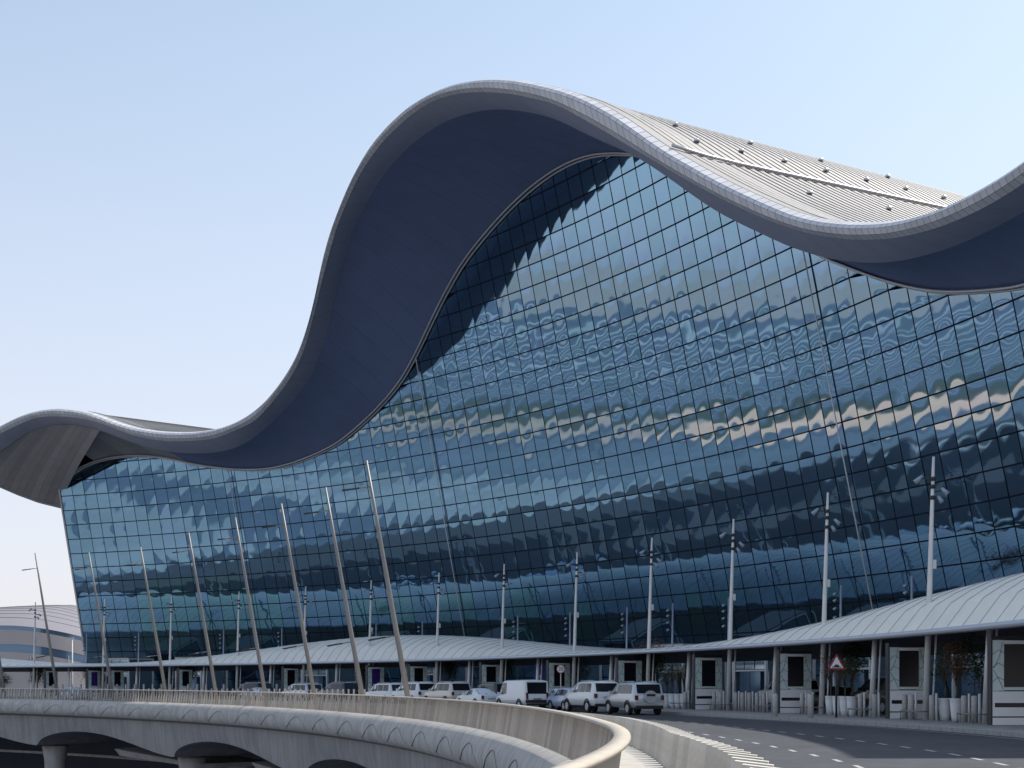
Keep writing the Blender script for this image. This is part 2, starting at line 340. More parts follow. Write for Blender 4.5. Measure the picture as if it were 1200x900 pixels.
# rows aligned with the transoms seen in the photograph
rows_z = [Z0 + .0] + [2.5 + RH*k for k in range(26)]
cols = [A0 + DA*j for j in range(94)]
def pane_verts(j, k):
    g = .035; a0, a1 = cols[j], cols[j+1]; zl, zh = rows_z[k], rows_z[k+1]
    t0, t1 = min(zh, zA(a0)-.05), min(zh, zA(a1)-.05)
    if t0 < zl+.25 and t1 < zl+.25: return None
    t0 = max(t0, zl+.12); t1 = max(t1, zl+.12)
    ga = g/ (TR+BD-LEAN*zl) * 57.3
    a0 += ga; a1 -= ga; zl += g; t0 -= g; t1 -= g
    tx, ty = random.gauss(0, .0026), random.gauss(0, .0026); bl = random.gauss(.006, .004)
    q1, q2, ph = random.gauss(0, .0009), random.gauss(0, .0009), random.uniform(0, 6.28)
    N = 6; rows = []
    for v in range(N+1):
        row = []
        for u in range(N+1):
            fu, fv = u/N, v/N; a = a0+(a1-a0)*fu; z = zl + ((t0+(t1-t0)*fu)-zl)*fv
            x, y = 2*fu-1, 2*fv-1
            w = tx*x + ty*y + bl*(1-x*x)*(1-y*y) + q1*math.sin(3*x+2.2*y+ph) + q2*math.sin(4.1*y-1.7*x+2*ph)
            row.append(fp(a, z, w))
        rows.append(row)
    return rows
def px_of(p): return 600+1600*p.x/p.y, 803-1600*(p.z-1.7)/p.y
cand = []; rest = MB(); 
lit_teal = set()
for (a_c, k0, k1, w) in ((60, 3, 8, 4.5), (50, 3, 6, 2.2), (45.5, 3, 6, 1.6), (41, 3, 6, 1.5), (37.5, 3, 5, 1.3), (31, 3, 5, 1.2), (25.5, 3, 5, .9), (21, 2, 4, .7)):
    for j in range(93):
        if abs(cols[j]+DA/2-a_c) < w:
            for k in range(k0, k1):
                if random.random() < .72: lit_teal.add((j, k))
for j in range(93):
    for k in range(len(rows_z)-1):
        rows = pane_verts(j, k)
        if not rows: continue
        c = [px_of(rows[0][0]), px_of(rows[0][-1]), px_of(rows[-1][-1]), px_of(rows[-1][0])]
        area = abs(sum(c[i][0]*c[(i+1) % 4][1]-c[(i+1) % 4][0]*c[i][1] for i in range(4)))/2
        mx = sum(q[0] for q in c)/4
        if mx > 1205 or k < 2: area = 0
        mid = fp((cols[j]+cols[j+1])/2, (rows_z[k]+rows_z[k+1])/2, OH(cols[j])*0)
        cand.append((area, j, k, rows))
cand.sort(key=lambda q: -q[0])
gm = M['glass'] + [M['glass_teal']]
for i, (ar, j, k, rows) in enumerate(cand):
    mi = 3 if (j, k) in lit_teal else random.choice((0, 0, 0, 1, 2))
    if i < 300:
        p = MB(); p.grid(rows); p.build('glass_pane', gm[mi], term, smooth=True, world=True, recalc=False)
    else: rest.grid(rows, mi)
tag(rest.build('glass_pane_field', gm, term, smooth=True, world=True, recalc=False), kind='stuff')
# dark backing behind the joints, transoms and mullions
b = MB(); rr = []
for i in range(187):
    a = A0+(A1-A0)*i/186; rr.append([fp(a, zA(a)*v/12+.05*(v == 0), -.16) for v in range(13)])
b.grid(rr); b.build('wall_backing', M['mullion'], term, world=True)
for k, z in enumerate(rows_z):
    b = MB(); seg = []
    n = 186
    def flush(seg):
        if len(seg) > 1:
            b.grid([[fp(a, z+.045, -.1), fp(a, z+.045, .07), fp(a, z-.045, .07), fp(a, z-.045, -.1)] for a in seg])
    for i in range(n+1):
        a = A0+(A1-A0)*i/n
        if zA(a) > z+.1: seg.append(a)
        else: flush(seg); seg = []
    flush(seg)
    if b.v: b.build('transom', M['mullion'], term, world=True)
for j, a in enumerate(cols):
    b = MB(); h = .02/ (TR+BD)*57.3
    b.grid([[fp(a-h, .2, -.1), fp(a-h, .2, .035), fp(a+h, .2, .035), fp(a+h, .2, -.1)], [fp(a-h, zA(a), -.1), fp(a-h, zA(a), .035), fp(a+h, zA(a), .035), fp(a+h, zA(a), -.1)]])
    b.build('mullion', M['mullion'], term, world=True)
for a in (57.4, 44.75, 23.6):
    MB().tube([fp(a, 3.2, .28), fp(a, zA(a)*.5, .28), fp(a, zA(a)-.2, .28)], .055, 6).build('tie_rod', M['steel_white'], term, True, True)
    rt = [c for c in children(term) if c.name.startswith('tie_rod')][-1]
for off, dz, r in ((.18, -.05, .09), (.55, .05, .10)):
    MB().tube([fp(A0+(A1-A0)*i/300, zA(A0+(A1-A0)*i/300)+dz, off) for i in range(301)], r, 6).build('head_trim', M['trim'], term, True, True)
MB().tube([fp(A1+.05, .2, .02), fp(A1+.05, zA(A1), .02)], .16, 6).build('corner_post', M['steel_white'], term, True, True)
# soffit: strips of inner panels with shade in their colour and outer pale band
def sof(a, t):                                    # inner soffit from the glass head (t=0) to the crease (t=1)
    z0, z1 = zA(a)+.12, zB(a); o1 = OH(a)-3.2
    sag = .5*math.sin(math.pi*t)
    return fp(a, z0+(z1-z0)*t+sag, o1*t)
def band(a, t):
    z0, z1 = zB(a), zR2(a); o0, o1 = OH(a)-3.2, OH(a)-.35
    return fp(a, z0+(z1-z0)*t-.10*math.sin(math.pi*t), o0+(o1-o0)*t)
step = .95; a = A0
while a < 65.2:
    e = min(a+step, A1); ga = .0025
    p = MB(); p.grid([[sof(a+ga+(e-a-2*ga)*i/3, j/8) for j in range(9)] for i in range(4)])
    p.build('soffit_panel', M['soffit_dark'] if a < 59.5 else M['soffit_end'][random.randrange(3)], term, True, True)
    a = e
a = A0
while a < 77:
    e = a+step; ga = .003
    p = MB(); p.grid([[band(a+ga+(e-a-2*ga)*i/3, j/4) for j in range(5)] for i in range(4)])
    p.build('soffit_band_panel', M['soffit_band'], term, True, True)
    a = e
b = MB(); b.grid([[sof(A0+(65.5-A0)*i/220, j/6)+Vector((0,0,.14)) for j in range(7)] + [band(A0+(65.5-A0)*i/220, j/2)+Vector((0,0,.14)) for j in (1,2)] for i in range(221)])
b.build('soffit_liner', M['mullion'], term, True, True)
# far end of the roof: the skirt that droops beyond the glass corner
LE = [(0, -190, 500, 176), (.2, -75, 541, 182), (.35, -40, 554, 184), (.6, 0, 570, 188), (.74, 22, 579.5, 191), (.87, 45, 588, 193), (1, 71, 594.5, 195.5)]
def lowedge(t):                                   # from out of frame to behind the glass corner
    if t < .35:                                   # the skirt closes onto the rim at the tail of the roof
        f = t/.35; return (band(77, 0)+Vector((0, 0, -.5))).lerp(lowedge(.35), f)+Vector((0, 0, -1.2*math.sin(math.pi*f)))
    q = [lerp([(r[0], r[n]) for r in LE], t) for n in (1, 2, 3)]
    return Vector(((q[0]-600)/1600*q[2], q[2], 1.7+(803-q[1])/1600*q[2]))
def ska(t): return 77-(8.5*t/.2) if t < .2 else 68.5-(68.5-61.9)*(t-.2)/.8
NS = 21
for s in range(NS):
    t0, t1 = s/NS+.0007, (s+1)/NS-.0007
    p = MB(); rr = []
    for i in range(4):
        t = t0+(t1-t0)*i/3; U = band(ska(t), 0)+Vector((0, 0, -.03)); L = lowedge(t)
        rr.append([U.lerp(L, j/8)+Vector((-.8, .2, -.5))*math.sin(math.pi*j/8) for j in range(9)])
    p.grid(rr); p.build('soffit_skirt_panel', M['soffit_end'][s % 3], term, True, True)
b = MB(); b.grid([[fp(ska(t), zR1(ska(t))+.3, OH(ska(t))-.9).lerp(lowedge(t), j/8)+Vector((0, .5, 1.2))*math.sin(math.pi*j/8) for j in range(9)] for t in [k/40 for k in range(41)]])
b.build('roof_end_sheet', M['roof'], term, True, True)
MB().tube([lowedge(i/60) for i in range(61)], .18, 6).build('skirt_edge', M['trim'], term, True, True)
# rim: three rows of panels following the edge, joints left open over a dark liner
def rimrow(a):
    z1, z2, o = zR1(a), zR2(a), OH(a)
    return [fp(a, z2, o-.35), fp(a, z2+(z1-z2)*.35, o+.02), fp(a, z1-.12, o+.10), fp(a, z1+.12, o-.15), fp(a, z1+.38, o-.9)]
rp = []; a = A0; stp = .23
while a < 77: rp.append((a, min(a+stp, 77))); a += stp
rim_c = []
for (a, e) in rp:
    X = px_of(rimrow(a)[2])[0]
    vis = 0 <= X <= 1200
    for q in range(4): rim_c.append((0 if vis else 1, rimrow(a)[2].y, q, a, e))
rim_c.sort(); rest = MB()
for i, (_, _, q, a, e) in enumerate(rim_c):
    ga = .006; rows = []
    for n in range(3):
        aa = a+ga+(e-a-2*ga)*n/2; r = rimrow(aa); rows.append([r[q].lerp(r[q+1], .03), r[q].lerp(r[q+1], .5), r[q].lerp(r[q+1], .97)])
    mi = random.randrange(3)
    if i < 300: p = MB(); p.grid(rows); p.build('rim_panel', M['rim'][mi], term, True, True)
    else: rest.grid(rows, mi)
tag(rest.build('rim_panel_run', M['rim'], term, True, True), kind='stuff')
b = MB(); b.grid([[q+(fp(a, 0, -1)-fp(a, 0, 0))*.06 for q in rimrow(a)] for a in [A0+(77-A0)*i/360 for i in range(361)]])
b.build('rim_liner', M['rim_joint'], term, True, True)
# roof sheet
GK = [(0, -.03), (33, -.03), (45, -.01), (56, .08), (80, .08)]
GE = [(0, 0), (30, 0), (35, 2.2), (38, 3.2), (46, 4.6), (50, 3.6), (53, 1.6), (56, .4), (57, 0), (80, 0)]      # the crown swells behind the steep flank
def roof(a, u): return tp(a, BD-LEAN*zR1(a)-OH(a)+.9+u, zR1(a)+.38-.3*min(u, 4)/4+u*lerp(GK, a)+lerp(GE, a)*min(1, u/3.5))
US = [0, 1, 2.5, 5, 8, 12, 16, 20, 26, 33, 40, 50, 60, 70, 80, 95, 110]
b = MB(); b.grid([[roof(A0+(68.4-A0)*i/300, u) for u in US] for i in range(301)])
b.build('roof_sheet', M['roof'], term, True, True)
b = MB(); u = 1.6
while u < 100:
    rr = []
    for i in range(201):
        a = A0+(68.2-A0)*i/200; p = roof(a, u); n = Vector((math.cos(R_(a)), math.sin(R_(a)), 0))
        rr.append([p-n*.22-Vector((0,0,.05)), p-n*.22+Vector((0,0,.07)), p+n*.22+Vector((0,0,.07)), p+n*.22-Vector((0,0,.05))])
    b.grid(rr); u += .85
tag(b.build('roof_rib', M['roof_rib'], term, False, True), kind='stuff')
for a in (23.4,):
    b = MB()
    for da, w, h in ((0, .35, .45),):
        b.tube([roof(a, u)+Vector((0, 0, .25)) for u in (0, 1.5, 3, 6, 10, 16, 24, 33, 45, 60)], .12, 6)
    b.build('roof_gutter', M['trim'], term, True, True)
vm = MB().lathe([(.24, 0), (.24, .12), (.15, .22), (.05, .25)], 8).mesh('roof_vent', M['trim'])
for a, us in ((24.5, range(5, 40, 4)), (22.0, (8, 15, 22)), (25.6, (6, 13, 20, 27))):
    for u in us:
        o = link('roof_vent', vm, term); o.location = roof(a, u)+Vector((0,0,.12))-term.location
# end walls and back wall close the box
for ae, nm in ((A0, 'end_wall'), (A1, 'end_wall')):
    b = MB(); top = [fp(ae, zA(ae), -.2)] + [roof(ae, u)-Vector((0,0,.3)) for u in (OH(ae)+2, 20, 40, 60, 80)]
    b.grid([[q+tp(ae, LEAN*q.z)-tp(ae, 0)-Vector((0,0,q.z-.16)) for q in top], top]); b.build(nm, M['pier_wall'], term, False, True)
b = MB(); b.grid([[roof(A0+(A1-A0)*i/60, 80)-Vector((0,0,.2)), roof(A0+(A1-A0)*i/60, 80)*1.0-Vector((0,0,roof(A0+(A1-A0)*i/60, 80).z-.16))] for i in range(61)])
b.build('rear_wall', M['pier_wall'], term, False, True)

# entrance vestibules that project from the foot of the glass wall
vest_lab = {}
VP = [(64.2, 4.6), (59.6, 5.2), (51.6, 4.6), (44.9, 4.6), (37.2, 4.6), (30.6, 5.0), (26.4, 5.0), (21.6, 4.6), (16.6, 5.0), (11.8, 4.6)]
vroot = None
for i, (a, h) in enumerate(VP):
    lab = 'white framed glazed entrance vestibule at the glass wall, %s from the right' % ORD[len(VP)-1-i]
    if vroot is None:
        vroot = empty('entrance_vestibule', tp(a, BD-6.2, .15), lab, 'vestibule', 'entrance vestibules along the glass wall', R_(a)+math.pi/2)
        f = MB()                                   # local: front faces -Y... front at y=+2 (towards the road)
        for x in (-2.2, 2.2):
            for y in (2.0, -2.8): f.box((x, y, 2.5), (.2, .2, 5.0))
        for y in (2.0, -2.8): f.box((0, y, 5.1), (4.6, .2, .22))
        for x in (-2.2, 2.2): f.box((x, -.4, 5.1), (.2, 4.6, .22))
        f.box((0, 2.0, 2.75), (4.2, .14, .14)); f.build('frame', M['steel_white'], vroot)
        for x in (-1.42, 0, 1.42): MB().box((x, 2.0, 3.92), (1.3, .05, 2.1)).build('upper_glass', M['vest_glass'], vroot)
        for x in (-.72, .72): 
            dl = MB().box((x, 1.96, 1.35), (1.36, .05, 2.6)).build('door_leaf', M['pier_glass'], vroot)
        for x in (-2.2, 2.2): MB().box((x*1.0, -.4, 2.5), (.05, 4.3, 4.8)).build('side_glass', M['vest_glass'], vroot)
        MB().box((0, -.4, 5.26), (4.7, 5.2, .08)).build('roof_slab', M['dark'], vroot)
    else: copy_tree(vroot, tp(a, BD-6.2, .15), R_(a)+math.pi/2, lab)

# ------------------------------------------------------------------ canopy
def camp(a): return .45+2.35*(.5+.5*math.cos(2*math.pi*(a-4.5)/37.0))
def can(a, t, dz=0):                              # t 0 front edge .. 1 back edge
    d = -1.15+11*t; z = 4.05+camp(a)*math.sin(math.pi*min(1, t*1.02))**.62 - .35*t
    return tp(a, d, z+dz)
canopy = empty('entrance_canopy', tp(25, 0, 0), 'long white undulating canopy of curved metal sheets over the kerbside columns', 'canopy')
a = -3.0; stp = .62
while a < 74:
    e = a+stp; ga = .012; p = MB(); TS = [j/12 for j in range(13)]
    rr = []
    for i, aa in enumerate((a+ga, (a+e)/2, e-ga)): rr.append([can(aa, t, .02 if i == 1 else 0) for t in TS])
    p.grid(rr); o = p.build('canopy_panel', M['canopy'][random.randrange(3)], canopy, True, True); a = e
    if a-stp < 40:
        sm = MB(); rr = []
        for t in TS: c = can(e, t, .0); q = (tp(e+.015, 0)-tp(e-.015, 0)); rr.append([c-q*.35-Vector((0,0,.02)), c+Vector((0,0,.035)), c+q*.35-Vector((0,0,.02))])
        sm.grid(rr); sm.build('seam', M['seam'], canopy, False, True)
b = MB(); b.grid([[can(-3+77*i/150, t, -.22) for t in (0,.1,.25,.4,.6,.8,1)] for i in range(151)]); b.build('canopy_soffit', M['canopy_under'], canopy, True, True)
MB().tube([can(-3+77*i/200, 0, -.06) for i in range(201)], .13, 8).build('edge_tube', M['tube'], canopy, True, True)
MB().tube([can(-3+77*i/200, 1, -.06) for i in range(201)], .15, 8).build('edge_tube', M['tube'], canopy, True, True)
PA = [3.5, 8.14, 12.83, 17.67, 22.32, 26.9, 31.6, 35.96, 40.6, 45.15, 49.8, 54.5, 59.1, 63.8, 68.4]
for i in range(len(PA)-1):
    a = (PA[i]+PA[i+1])/2; n = Vector((math.cos(R_(a)), math.sin(R_(a)), 0)); p = tp(a, 0, .15); h = can(a, .13).z-.25
    MB().tube([p, p+n*(.05*h)+Vector((0,0,h-.15))], [.145, .125], 10).build('column', M['pole'], canopy, True, True)
for a in [x for i in range(len(PA)-1) for x in (PA[i], (PA[i]+PA[i+1])/2)]:
    p = tp(a, .15, .15)+(tp(a-.14, 0)-tp(a, 0)); n = Vector((math.cos(R_(a)), math.sin(R_(a)), 0)); h = can(a, .15).z-.3
    MB().tube([p, p+n*(.05*h)+Vector((0,0,h-.15))], .05, 6).build('downpipe', M['steel_white'], canopy, True, True)

# light poles that pierce the canopy
pole0 = None
def pole_label(i): return 'tall tapered light pole rising through the canopy, %s from the right' % ORD[i]
for i, a in enumerate(PA):
    lab = pole_label(i-1) if i else 'tall tapered light pole beyond the right edge of the view'
    if i == 0: continue
    if pole0 is None:
        pole0 = empty('light_pole', tp(a, 0, .15), lab, 'light pole', 'light poles through the canopy', R_(a))
        H = 11.85; ln = .032                     # local +X leans away from the road
        MB().tube([(0,0,0), (ln*H*.45,0,H*.45), (ln*H*.82,0,H*.82), (ln*H,0,H)], [.15, .125, .088, .06], 12).build('shaft', M['pole'], pole0, True)
        for z in (10.0, 10.5, 10.85):
            MB().tube([(ln*z,0,z-.09), (ln*z,0,z+.09)], .12, 10).build('collar', M['dark'], pole0, True)
        for z, x, y in ((10.85, -.75, .35), (10.25, .55, -.45), (9.9, .35, -.3)):
            s = MB().tube([(ln*z,0,z), (ln*z+x*.6, y*.6, z+.05)], .035, 6).build('bracket', M['dark'], pole0, True)
            MB().tube([(ln*z+x*.55, y*.55, z+.15), (ln*z+x*.95, y*.95, z-.12)], [.07, .12], 8).build('spotlight', M['bluesteel'], s, True)
        MB().box((ln*3+.28, -.05, 7.0), (.16,.15,.4)).build('control_box', M['steel_white'], pole0)
    else: copy_tree(pole0, tp(a, 0, .15), R_(a), lab)

# small floodlight masts behind the canopy
fa = [16.27, 19.34, 24.77, 27.73, 30.26, 33.54, 36.67, 42.59, 45.54, 51.65, 55.45, 60.98, 64.34]
fl0 = None
for i, a in enumerate(fa):
    lab = 'slim blue grey floodlight mast behind the canopy, %s from the right' % ORD[i]
    if fl0 is None:
        fl0 = empty('floodlight_mast', tp(a, 10.6, .15), lab, 'floodlight', 'floodlight masts behind the canopy', R_(a))
        MB().tube([(0,0,0), (.1,0,8.3)], [.11, .075], 8).build('shaft', M['bluesteel'], fl0, True)
        for z in (6.1, 6.7, 7.25, 7.7):
            s = MB().box((-.12, .16, z), (.08, .34, .06)).build('bracket', M['dark'], fl0)
            MB().tube([(-.1,.26,z+.1), (-.26,.33,z-.06)], [.07,.105], 8).build('lamp_head', M['bluesteel'], s, True)
    else: copy_tree(fl0, tp(a, 10.6, .15), R_(a), lab)

# ------------------------------------------------------------------ totems, planters, bollards, guards
ta = [(4.72, 0), (8.85, 0), (14.12, 0), (18.77, 0), (23.37, 0), (27.79, 0), (32.25, 0), (37.15, 0), (40.09, 1), (46.0, 0), (53.37, 0), (58.1, 0), (59.68, 1), (62.58, 0)]
tot = {}
for i, (a, kind) in enumerate(ta):
    lab = ('advertising totem with a violet screen, %s' % ('nearest the middle' if a < 50 else 'far left')) if kind else \
          'patterned advertising totem with a black screen, %s from the right' % ORD[[k for k, q in enumerate(ta) if not q[1]].index(i)]
    loc, rz = tp(a, -.05, .15), R_(a)
    if kind not in tot:
        t = tot[kind] = empty('advertising_totem', loc, lab, 'totem', 'advertising totems along the pavement', rz)
        # local: front faces -Y (towards the camera along the kerb)
        s = MB().box((0,0,.66), (1.9,.34,1.30)).build('base_panel', M['tot_white'], t)
        MB().box((-.0,-.165,.78), (1.72,.03,.17)).build('slot', M['screen'], s); MB().box((0,-.165,.32), (1.9,.025,.05)).build('slot', M['screen'], s)
        for sx in (-1, 1):
            g = MB().box((sx*.715, 0, 2.32), (.47,.30,1.96)).build('pattern_panel', M['tot_glass'], t)
            l = MB()
            for z in (1.75, 2.3, 2.8): l.tube([(sx*.49,-.158,z), (sx*.72,-.158,z+.12), (sx*.94,-.158,z-.06)], .012, 4)
            l.tube([(sx*.52,-.158,1.4), (sx*.7,-.158,1.8), (sx*.92,-.158,2.15)], .012, 4); l.tube([(sx*.9,-.158,2.2), (sx*.66,-.158,2.7), (sx*.55,-.158,3.2)], .012, 4)
            l.build('pattern_line', M['line_dark'], g)
        MB().box((0,0,3.22), (.955,.30,.14)).build('top_panel', M['tot_white'], t); MB().box((0,0,1.42), (.955,.30,.12)).build('lower_panel', M['tot_glass'], t)
        MB().box((0,-.02,2.31), (.93,.30,1.66)).build('screen', M['screen_violet'] if kind else M['screen'], t)
        MB().box((0,.02,3.38), (1.95,.34,.16)).build('cap', M['dark'], t)
        MB().box((-.985,.0,1.75), (.05,.36,3.5)).build('side_frame', M['dark'], t)
    else: copy_tree(tot[kind], loc, rz, lab)

def rock_tree(name, loc, leaf, h, w, n, label, group, seed):
    rnd = random.Random(seed); root = empty(name, loc, label, 'tree', group)
    t = MB().tube([(0,0,0), (.05,.03,h*.25), (.0,.06,h*.5)], [.05,.04,.03], 6)
    tips = []
    for k in range(9):
        az = rnd.uniform(0, 6.28); e = rnd.uniform(.35, 1.0); tipv = Vector((math.cos(az)*w*.75*e, math.sin(az)*w*.75*e, h*rnd.uniform(.55, .95))); tips.append(tipv)
        t.tube([(0,.04,h*rnd.uniform(.22,.42)), tuple(tipv*.6+Vector((0,0,h*.15))), tuple(tipv)], [.025,.016,.008], 5)
    t.build('trunk', M['bark'], root, True)
    c = MB()
    for k in range(int(n*1.5)):
        tv = rnd.choice(tips); q = tv+Vector((rnd.gauss(0, w*.3), rnd.gauss(0, w*.3), rnd.gauss(0, h*.11)))
        if q.z < h*.32: q.z = h*.32+abs(rnd.gauss(0,.1))
        s = rnd.uniform(.022, .055)*(h/2.5); d1 = Vector((rnd.gauss(0,1), rnd.gauss(0,1), rnd.gauss(0,1))).normalized(); d2 = d1.orthogonal().normalized()
        c.add([q-d1*s, q-d2*s*.55, q+d1*s, q+d2*s*.55], [(0,1,2,3)])
    c.build('crown', M[leaf], root, recalc=False)
    return root
pl0 = None; pi = 0
pots = [(7.12, 'right'), (7.58, 'right')] + [(11.58+.34*k, 'mid') for k in range(4)] + [(20.35+.34*k, 'left') for k in range(4)]
for k, (a, g) in enumerate(pots):
    where = {'right': 'beside the two slim pipes at the far right', 'mid': 'behind the triangular warning sign', 'left': 'just right of the white off-roader with the spare wheel'}[g]
    n = [q for q in pots if q[1] == g].index((a, g)); tot_n = len([q for q in pots if q[1] == g])
    lab = 'white planter pot %s, %s from left' % (where, ORD[tot_n-1-n])
    loc = tp(a, .25, .15)
    if pl0 is None:
        pl0 = empty('planter_pot', loc, lab, 'planter', 'white planter pots on the pavement')
        MB().lathe([(.19,0), (.225,.25), (.265,.7), (.275,.92), (.29,.94), (.29,.98), (.24,.98), (.23,.88)], 18).build('pot', M['pot'], pl0, True)
        MB().lathe([(.23,.82), (.225,.9)], 14).build('soil', M['soil'], pl0)
    else: copy_tree(pl0, loc, 0, lab)
tree_spec = [(7.12,.25,'leaf_red',2.5,.62,1500,'russet leaved small tree standing in the right pot of the pair at the far right'),
             (7.58,.25,'leaf_green',2.3,.5,900,'green leaved small tree standing in the left pot of the pair at the far right'),
             (11.58,.25,'leaf_green',2.2,.6,500,'green small tree in the rightmost pot behind the warning sign'),
             (11.92,.25,'leaf_red',2.0,.5,400,'russet small tree in the second pot from the right behind the warning sign'),
             (12.26,.25,'leaf_green',1.9,.5,350,'low green small tree in the third pot from the right behind the warning sign'),
             (12.6,.25,'leaf_red',2.3,.6,500,'russet small tree in the leftmost pot behind the warning sign'),
             (20.35,.25,'leaf_green',2.2,.6,400,'green small tree in the rightmost pot of the left row of four'),
             (20.69,.25,'leaf_red',2.1,.6,400,'russet small tree in the second pot from the right of the left row'),
             (21.03,.25,'leaf_green',2.2,.6,400,'dark green small tree in the third pot from the right of the left row'),
             (21.37,.25,'leaf_green',2.0,.5,300,'dark green small tree in the leftmost pot of the left row')]
for k, (a, d, lf, h, w, n, lab) in enumerate(tree_spec): rock_tree('potted_tree', tp(a, d, 1.02), lf, h, w, n, lab, 'small trees in white pots', 100+k)
pt = [(5.2, 'leaf_green'), (10.0, 'leaf_green'), (16.2, 'leaf_green'), (24.8, 'leaf_green'), (25.9, 'leaf_green'), (26.6, 'leaf_red'), (29.4, 'leaf_green'), (34.5, 'leaf_green'), (38.9, 'leaf_green'), (43, 'leaf_green'), (49, 'leaf_green'), (56, 'leaf_green'), (61, 'leaf_red'), (61.9, 'leaf_green'), (66, 'leaf_red'), (67.5, 'leaf_green')]
for k, (a, lf) in enumerate(pt):
    rock_tree('pavement_tree', tp(a, 4.2+(k % 3)*1.1, .15), lf, 3.6+.5*(k % 3), 1.25, 1500, 'dark leafy tree in the shade behind the canopy columns, %s from the right' % ORD[k], 'trees under the canopy', 300+k)

bm_ = MB().tube([(0,0,0), (0,0,1.08), (0,0,1.12)], [.125,.125,.10], 12); bme = bm_.mesh('bollard', M['stone'], True)
sme = MB().tube([(0,0,0), (0,0,1.2)], .055, 8).mesh('slim_post', M['steel_white'], True)
ba = [5.25, 5.95, 6.34, 7.62, 8.47, 8.76, 10.07, 10.73, 13.18, 13.52, 14.78, 15.5, 15.86, 16.27, 16.64, 17.01, 17.86, 18.2, 19.84] + [22.0+.62*k for k in range(66)]
for a in ba:
    if a > 21 and min(abs(a-x) for x in PA) < .25: continue
    o = link('bollard', bme); o.location = tp(a, -.3, .15); o.scale = (1, 1, 1.5 if a > 38 else 1); tag(o, 'grey stone bollard at the pavement edge, %s from the right' % ORD[ba.index(a)] if a < 20 else 'grey stone bollard in the long row seen behind the cars and railing', 'bollard', 'stone bollards along the pavement')
    if a < 36:
        o = link('slim_post', sme); o.location = tp(a-.10, -.2, .15); tag(o, 'slim white post beside a stone bollard, %s from the right' % ORD[ba.index(a)] if a < 20 else 'slim white post beside a stone bollard behind the parked cars', 'post', 'slim white posts beside the bollards')
for px, a, d, in ((0, 10.9, -4.6), (1, 9.34, -4.3)):
    o = link('bollard', bme); o.location = tp(a, d, .15); tag(o, 'grey stone bollard standing forward on the kerb, %s one' % ('left' if px == 0 else 'right'), 'bollard', 'stone bollards forward on the kerb')
g0 = None
ga_ = [5.82, 8.14, 10.5, 12.83, 15.25, 17.67, 20.0]
for i, a in enumerate(ga_):
    lab = 'low tubular steel guard rail around a canopy column, %s from the right' % ORD[i]
    if g0 is None:
        g0 = empty('column_guard', tp(a, -.6, .15), lab, 'guard rail', 'guard rails around the canopy columns', R_(a))
        MB().tube([(-.25,-.75,.38), (-.25,.75,.38)], .042, 6).build('front_rail', M['mast'], g0, True)
        for y in (-.75, .75): MB().tube([(-.25,y,0), (-.25,y,.38), (.5,y,.38), (.5,y,0)], .03, 6).build('leg', M['mast'], g0, True)
    else: copy_tree(g0, tp(a, -.6, .15), R_(a), lab)

# ------------------------------------------------------------------ signs
def text_mesh(txt, size):
    cu = bpy.data.curves.new('digits', 'FONT'); cu.body = txt; cu.size = size; cu.align_x = 'CENTER'; cu.align_y = 'CENTER'; cu.extrude = .004
    o = bpy.data.objects.new('digits', cu); COL.objects.link(o); dg = bpy.context.evaluated_depsgraph_get()
    me = bpy.data.meshes.new_from_object(o.evaluated_get(dg)); bpy.data.objects.remove(o); return me
def plate(outline, y, th):                         # outline in x,z; faces -Y
    n = len(outline); vs = [(x, y, z) for x, z in outline]+[(x, y+th, z) for x, z in outline]
    return MB().add(vs, [tuple(range(n)), tuple(range(2*n-1, n-1, -1))]+[(i, (i+1) % n, n+(i+1) % n, n+i) for i in range(n)])
w = empty('warning_sign', tp(9.75, -2.6, .15), 'red bordered triangular speed bump warning sign on a dark post', 'road sign')
MB().tube([(0,.05,0), (0,.05,2.75)], .05, 8).build('post', M['dark'], w, True)
tri = lambda r, dz: [(r*math.sin(t), dz+r*math.cos(t)) for t in (0, 2*math.pi/3, 4*math.pi/3)]
MB().__class__; plate(tri(.5, 2.55), -.02, .03).build('red_border', M['sign_red'], w); plate(tri(.36, 2.55), -.027, .006).build('white_panel', M['sign_white'], w)
plate([(-.22,2.40), (.22,2.40), (.22,2.43), (.12,2.45), (.07,2.53), (-.07,2.53), (-.12,2.45), (-.22,2.43)], -.034, .006).build('bump_symbol', M['sign_black'], w)
s = empty('speed_sign', tp(26.95, -1.0, .15), 'round white speed limit sign with a red ring and black 20', 'road sign')
MB().tube([(0,.05,0), (0,.05,2.6)], .04, 8).build('post', M['pole'], s, True)
circ = lambda r, z: [(r*math.cos(t*math.pi/14), z+r*math.sin(t*math.pi/14)) for t in range(28)]
plate(circ(.34, 2.8), -.02, .03).build('red_ring', M['sign_red'], s); plate(circ(.285, 2.8), -.027, .006).build('white_panel', M['sign_white'], s)
me = text_mesh('20', .38); me.materials.append(M['sign_black']); o = link('number', me, s); o.location = (0, -.034, 2.8); o.rotation_euler = (R_(90), 0, 0)
s = empty('blue_sign', tp(29.4, .6, .15), 'tall blue information sign with a white arrow beside a column', 'sign')
MB().box((0,0,2.0), (.95,.12,2.6)).build('panel', M['sign_blue'], s); MB().box((0,.02,.35), (.8,.1,.7)).build('foot', M['dark'], s)
plate([(-.05,1.7), (.05,1.7), (.05,2.2), (.16,2.2), (0,2.45), (-.16,2.2), (-.05,2.2)], -.075, .012).build('arrow', M['sign_white'], s)

